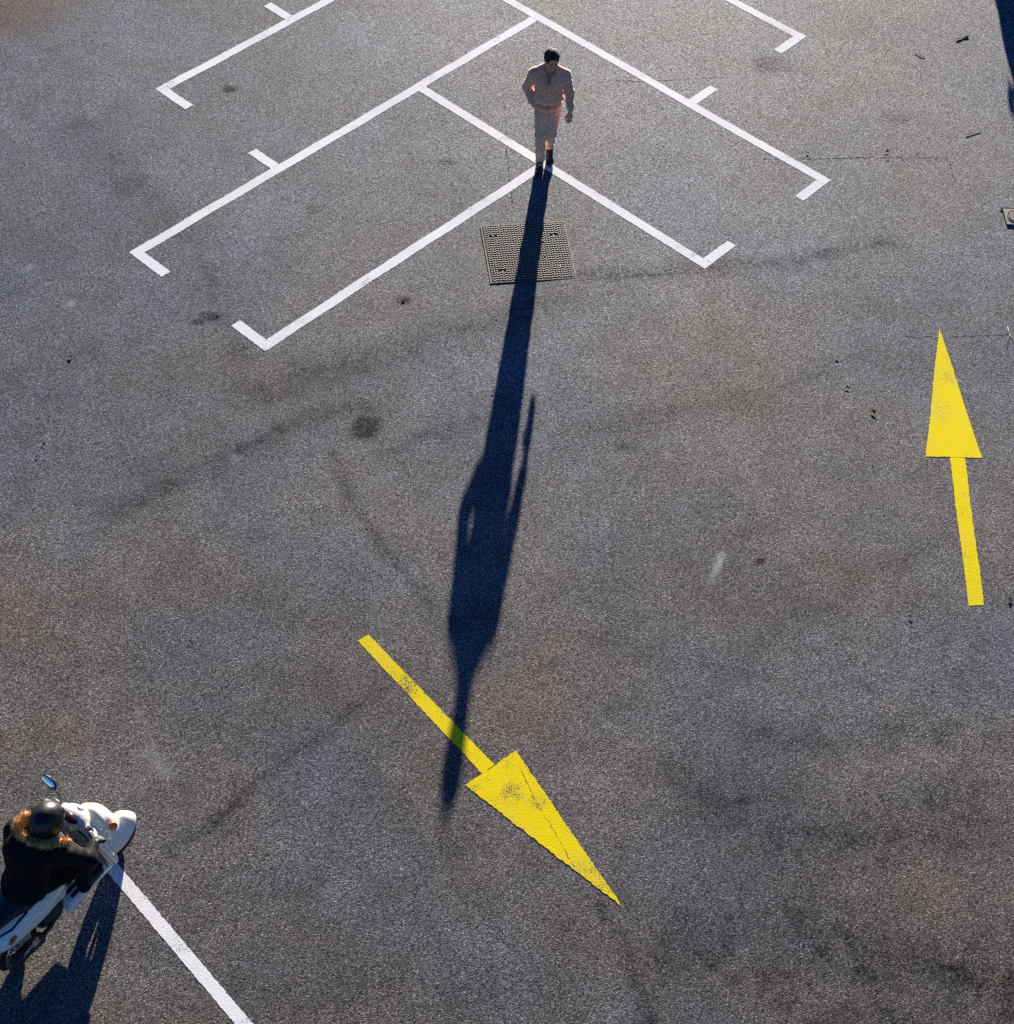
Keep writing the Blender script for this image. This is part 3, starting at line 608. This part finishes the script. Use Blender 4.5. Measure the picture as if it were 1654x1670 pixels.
scooter()

# ------------------------------------------------------------------ rider
M['black_cloth'] = plain('black_nylon', (.0026, .0025, .0027), .8, 0, .3, 14, .001, 60, Specular_IOR_Level=.2); M['black_denim'] = plain('black_denim', (.004, .004, .0045), .9, 0, .3, 30, .001, Specular_IOR_Level=.15)
M['helmet'] = plain('black_helmet', (.006, .0055, .0055), .42, 0, .1, 10); M['fur'] = plain('ginger_fur', (.58, .33, .10), .8, 0, .45, 40)
def rider():
    O = (-3.615, 7.53, float(gz(-3.6, 7.5)) + .001)
    hip = (0, -.60, .905); nk = (.03, -.40, 1.36); hc = np.array((.068, -.285, 1.505))
    sh = [(-.195, -.435, 1.30), (.225, -.405, 1.295)]; el = [(-.345, -.25, 1.07), (.375, -.23, 1.06)]; wr = [(-.30, -.035, 1.055), (.318, -.065, 1.05)]
    hj = [(-.10, -.57, .89), (.10, -.57, .89)]; kn = [(-.215, -.17, .80), (.225, -.19, .79)]; an = [(-.17, -.19, .365), (.175, -.20, .365)]
    b = SDF((-.46, -.82, .26), (.48, .14, 1.68), .0085)
    b.ell(hip, (.16, .14, .13), .04); b.cone((0, -.60, .95), (.015, -.46, 1.25), .125, .14, .05, (1, 1.2, 1)); b.cone(sh[0], sh[1], .06, .06, .05); b.cone(nk, tuple(hc - (0, .01, .09)), .058, .058, .03)
    b.ell(hc, (.082, .102, .12), .02); b.cone(hc + (0.01, .09, -.02), hc + (.01, .115, -.05), .012, .014, .012)
    for i in (0, 1):
        b.chain([sh[i], el[i], wr[i]], [.05, .042, .03], .03); b.chain([hj[i], kn[i], an[i]], [.078, .056, .042], .03); b.chain([an[i], (an[i][0], an[i][1]+.16, .325)], [.045, .035], .02)
        sx = (-1, 1)[i]; w_ = np.array(wr[i]); b.ell(w_ + (-sx*.0, .035, -.006), (.042, .030, .022), .012)
        for q in range(4):
            f0 = w_ + (sx*(-.028 + .019*q), .058, -.012); b.chain([f0, f0 + (0, .018, -.022), f0 + (0, -.006, -.046)], [.0105, .010, .009], .004)
        b.chain([w_ + (-sx*.032, .02, -.012), w_ + (-sx*.040, .034, -.038), w_ + (-sx*.030, .042, -.052)], [.012, .011, .009], .006)
    p = b.build('person', 'black_skin_gloves'); p.location = O; p.rotation_euler = (0, 0, math.radians(-30))
    tag(p, 'scooter rider in black coat and helmet with a ginger fur collar', 'person')
    # coat
    k = SDF((-.50, -.86, .74), (.52, .10, 1.50), .0085)
    k.cone((0, -.62, .90), (.015, -.49, 1.24), .185, .20, .05, (1, 1.15, 1)); k.ell((0, -.64, .90), (.215, .19, .13), .05); k.ell((0, -.53, 1.22), (.22, .16, .18), .05); k.cone(sh[0], sh[1], .098, .098, .06); k.ell((.01, -.55, 1.33), (.17, .13, .075), .05)
    for i in (0, 1): k.chain([sh[i], el[i], (np.array(wr[i]) + (0, -.035, 0))], [.098, .080, .056], .03)
    k.warp(lambda x, y, z: .005*np.sin(30*z + 16*x + 9*y + 3*np.sin(9*x + 7*z)) + .004*np.sin(55*x - 38*z + 30*y)); k.cut((0, 0, -1), -.80, .01); k.build('coat', 'black_cloth', p)
    k = SDF((-.34, -.80, .30), (.36, .05, 1.02), .009); k.ell((0, -.60, .88), (.19, .16, .11), .03)
    for i in (0, 1): k.chain([hj[i], kn[i], an[i]], [.112, .086, .066], .03)
    k.warp(lambda x, y, z: .004*np.sin(50*z + 40*y + 20*x)); k.build('trousers', 'black_denim', p)
    for i in (0, 1):
        k = SDF((-.3, -.34, .25), (.3, .14, .46), .007); a = an[i]; k.cone((a[0], a[1]-.02, .342), (a[0], a[1]+.19, .328), .046, .042, 0); k.cone((a[0], a[1], .36), (a[0], a[1], .44), .052, .055, .03); k.cut((0, 0, -1), -.291, .004); k.build('boot', 'shoe', p)
    # helmet
    k = SDF(tuple(hc - .22), tuple(hc + .22), .006); k.ell(hc + (0, -.005, .02), (.135, .158, .142), 0); k.cone(hc + (0, -.02, -.06), hc + (0, -.02, -.085), .115, .112, .05)
    k.ell(hc + (0, .15, -.055), (.105, .13, .082), .015, None, 's'); k.cone(hc + (-.06, .125, .045), hc + (.06, .125, .045), .020, .020, .03); k.cut((0, 0, -1), -(hc[2]-.125), .01)
    hm = k.build('helmet', 'helmet', p)
    k = SDF(tuple(hc - .2), tuple(hc + .24), .006); k.ell(hc + (0, .005, -.02), (.129, .152, .095), 0); k.ell(hc + (0, .0, -.02), (.125, .147, .093), .0, None, 's'); k.cut((0, -1, 0), -(hc[1]+.05), .003); k.cut((0, 0, 1), hc[2]+.03, .003); k.build('visor', 'dial', hm)
    # fur collar round the back of the neck: core and a coat of fine strands
    path = [(-.07, -.275, 1.40), (-.130, -.335, 1.435), (-.125, -.43, 1.445), (-.045, -.495, 1.445), (.06, -.495, 1.435), (.15, -.445, 1.42), (.225, -.365, 1.40), (.285, -.295, 1.37)]
    rad = [.040, .066, .062, .050, .044, .050, .056, .044]; r_ = random.Random(3)
    k = SDF((-.28, -.64, 1.26), (.42, -.14, 1.58), .007); k.chain(path, [q*.70 for q in rad], .02); fc = k.build('fur_collar', 'fur', p)
    V, F = [], []
    for _ in range(5200):
        i = r_.randrange(len(path)-1); t = r_.random(); c = Vector(path[i]).lerp(Vector(path[i+1]), t); R0 = rad[i]*(1-t) + rad[i+1]*t
        d = Vector((r_.gauss(0, 1), r_.gauss(0, 1), r_.gauss(0, 1))).normalized(); ax = (Vector(path[i+1]) - Vector(path[i])).normalized(); d = (d - ax*d.dot(ax)*.7).normalized()
        a = c + d*R0*.45; ln = R0*r_.uniform(.5, 1.0); cu = Vector((r_.gauss(0, .3), r_.gauss(0, .3), r_.gauss(0, .3))); e = a + (d + cu).normalized()*ln; m_ = (a + e)/2 + cu*ln*.12
        sd_ = d.cross(Vector((r_.gauss(0, 1), r_.gauss(0, 1), r_.gauss(0, 1)))).normalized()*.0022; n = len(V)
        V += [a - sd_, a + sd_, m_ + sd_*.8, m_ - sd_*.8, e]; F += [(n, n+1, n+2, n+3), (n+3, n+2, n+4)]
    tag(mesh('fur_strands', V, F, 'fur', fc), kind='stuff')
M['black_skin_gloves'] = plain('glove_black', (.012, .011, .011), .6, 0, .2, 30)
rider()

# ------------------------------------------------------------------ parked car, just outside the top right corner; its shadow enters the frame
M['navy'] = plain('navy_car_paint', (.010, .016, .040), .2, .2, .05, 3, Coat_Weight=1.0, Coat_Roughness=.05); M['car_glass'] = plain('dark_car_glass', (.012, .014, .016), .05, 0, .05, 2)
def parked_car():
    root = empty('parked_car', (7.87, 24.98, 0), math.pi/2)
    tag(root, 'dark navy parked car whose shadow edges in at the top right corner', 'car')
    k = SDF((-2.15, -.98, .1), (2.15, .98, 1.6), .025)
    k.rbox((0, 0, .52), (1.98, .84, .30), .20, 0); k.ell((-.1, 0, .62), (2.0, .86, .34), .1); k.rbox((-.35, 0, .98), (1.25, .66, .42), .28, .15); k.ell((1.3, 0, .74), (.75, .74, .20), .12); k.rbox((-1.93, 0, .45), (.16, .80, .16), .1, .06)
    for x in (-1.25, 1.28):
        for sy in (-1, 1): k.cone((x, sy*.62, .31), (x, sy*1.0, .31), .345, .345, .02, op='s')
    k.cut((0, 0, -1), -.20, .02); body = k.build('body', 'navy', root)
    k = SDF((-1.75, -.80, .85), (1.1, .80, 1.42), .025); k.rbox((-.35, 0, .99), (1.262, .672, .425), .28, 0); k.cut((0, 0, 1), 1.33, .02); k.cut((0, 0, -1), -.95, .02); k.build('windows', 'car_glass', root)
    for x in (-1.25, 1.28):
        for sy in (-1, 1):
            bm = bmesh.new(); lathe(bm, [(.20, .09), (.29, .095), (.31, .07), (.31, -.07), (.29, -.095), (.20, -.09)], (x, sy*.74, .31), (0, 1, 0), 32); ty = bmobj('wheel', bm, 'rubber', root, True)
            bm = bmesh.new(); lathe(bm, [(0, sy*.07), (.06, sy*.075), (.17, sy*.05), (.205, sy*.085), (.205, -sy*.08)], (x, sy*.74, .31), (0, 1, 0), 28); bmobj('rim', bm, 'alloy', ty, True)
    for sy in (-1, 1):
        k = SDF((-2.15, -1, .55), (-1.6, 1, 1.0), .02); k.rbox((-1.93, sy*.66, .76), (.08, .13, .10), .05, 0, rotm(rz=sy*18)); k.build('tail_light', 'red_lens', root)
        k = SDF((1.6, -1, .5), (2.15, 1, .9), .02); k.rbox((1.86, sy*.60, .66), (.12, .16, .07), .05, 0, rotm(rz=-sy*25)); k.build('headlight', 'lens', root)
        k = SDF((.3, -1.15, .85), (.75, 1.15, 1.1), .015); k.ell((.46, sy*.835, .98), (.10, .045, .07), 0); k.cone((.52, sy*.72, .93), (.50, sy*.82, .96), .03, .03, .02); k.build('door_mirror', 'navy', root)
        bm = bmesh.new(); box(bm, (-.15, sy*.868, .80), (.18, .022, .028), bev=.008); bmobj('door_handle', bm, 'black_plastic', root)
    bm = bmesh.new(); box(bm, (-2.09, 0, .50), (.012, .48, .11), bev=.003); bmobj('number_plate', bm, 'gloss_white', root)
parked_car()

# ------------------------------------------------------------------ litter
M['twig'] = plain('dark_twig', (.02, .014, .010), .8); M['dead_leaf'] = plain('dark_dead_leaf', (.022, .015, .012), .75, 0, .5, 60); M['straw'] = plain('dry_straw', (.42, .36, .22), .7)
M['red_leaf'] = plain('reddish_dead_leaf', (.09, .025, .018), .7, 0, .4, 60)
def twig(name, lines, label, mat='twig', cat='twig', rr=.006):
    rr *= .62; x0, y0 = lines[0][0]; bm = bmesh.new(); z0 = float(gz(x0, y0))
    for ln in lines:
        pts = [(x - x0 + random.gauss(0, .004), y - y0 + random.gauss(0, .004), rr + .002 + abs(random.gauss(0, .004))) for x, y in ln]; tube(bm, pts, [rr*(1 - .5*i/len(pts)) for i in range(len(pts))], 6)
    o = bmobj(name, bm, mat, None, True); o.location = (x0, y0, z0); tag(o, label, cat)
twig('twig', [[(6.08, 21.46), (6.15, 21.50), (6.192, 21.537), (6.26, 21.60)], [(6.19, 21.537), (6.235, 21.535), (6.27, 21.55)]], 'small forked dark twig near the top right corner', rr=.011)
twig('twig', [[(5.45, 21.09), (5.50, 21.03), (5.56, 20.985)]], 'short thin twig lying aslant below the top edge, right of the hooked line', rr=.007)
twig('twig', [[(5.92, 19.24), (6.0, 19.30), (6.13, 19.345)]], 'slim dark twig right of the long crack, near the right edge', rr=.007)
twig('straw_stalk', [[(5.862, 15.17), (5.915, 15.30), (5.927, 15.374), (5.933, 15.52)], [(5.925, 15.37), (5.955, 15.30), (5.96, 15.22)]], 'pale dry straw stalk beside the tip of the upright arrow', 'straw', 'straw', .005)
def leaf(x, y, s, label, mat='dead_leaf', cat='leaf', n=7):
    s *= .72; bm = bmesh.new(); c = bm.verts.new((0, 0, .006)); a0 = random.uniform(0, 6.28); e = random.uniform(.45, .8)
    rim = []
    for i in range(n):
        a = 2*math.pi*i/n; r_ = s*random.uniform(.6, 1.15); px, py = r_*math.cos(a), r_*e*math.sin(a); rim.append(bm.verts.new((px*math.cos(a0) - py*math.sin(a0), px*math.sin(a0) + py*math.cos(a0), random.uniform(.003, .35*s + .004))))
    for i in range(n): bm.faces.new((c, rim[i], rim[(i+1) % n]))
    bmesh.ops.solidify(bm, geom=bm.faces[:], thickness=.0025)
    o = bmobj('dead_leaf', bm, mat); o.location = (x, y, float(gz(x, y)) + .003); tag(o, label, cat, 'scraps of dead leaf')
leaf(3.736, 18.668, .045, 'dark crumpled leaf just above the long crack, nearest the hooked line')
leaf(4.809, 18.80, .055, 'larger of two dark leaf scraps touching the long crack'); leaf(4.802, 18.652, .040, 'smaller dark leaf scrap lying right on the long crack')
leaf(3.804, 14.819, .042, 'small dark leaf scrap left of the upright arrow tip'); leaf(3.884, 14.327, .045, 'dark elongated leaf scrap left of the upright arrowhead')
leaf(4.154, 13.941, .060, 'reddish dark leaf just left of the upright arrowhead', 'red_leaf'); leaf(4.244, 11.011, .042, 'dark leaf scrap left of the foot of the upright arrow')
leaf(4.38, 10.124, .035, 'lone dark leaf scrap below the upright arrow'); leaf(5.335, 11.299, .05, 'dark leaf scrap on the right edge beside the arrow foot')
leaf(-.24, 13.949, .030, 'tiny dark scrap touching the left side of the long shadow'); leaf(-5.158, 12.788, .040, 'dark leaf scrap at left, upper one of a pair'); leaf(-5.199, 12.602, .036, 'dark leaf scrap at left, lower one of a pair')
leaf(-5.144, 14.161, .045, 'single dark leaf scrap near the left edge, left of the lowest bay line'); leaf(1.401, 12.589, .030, 'tiny dark scrap alone right of the long shadow')
leaf(-1.38, 15.43, .05, 'dark crumbled leaf below the lowest white bay line'); leaf(-3.55, 15.02, .03, 'small dark scrap on the stain left of the lowest bay line')
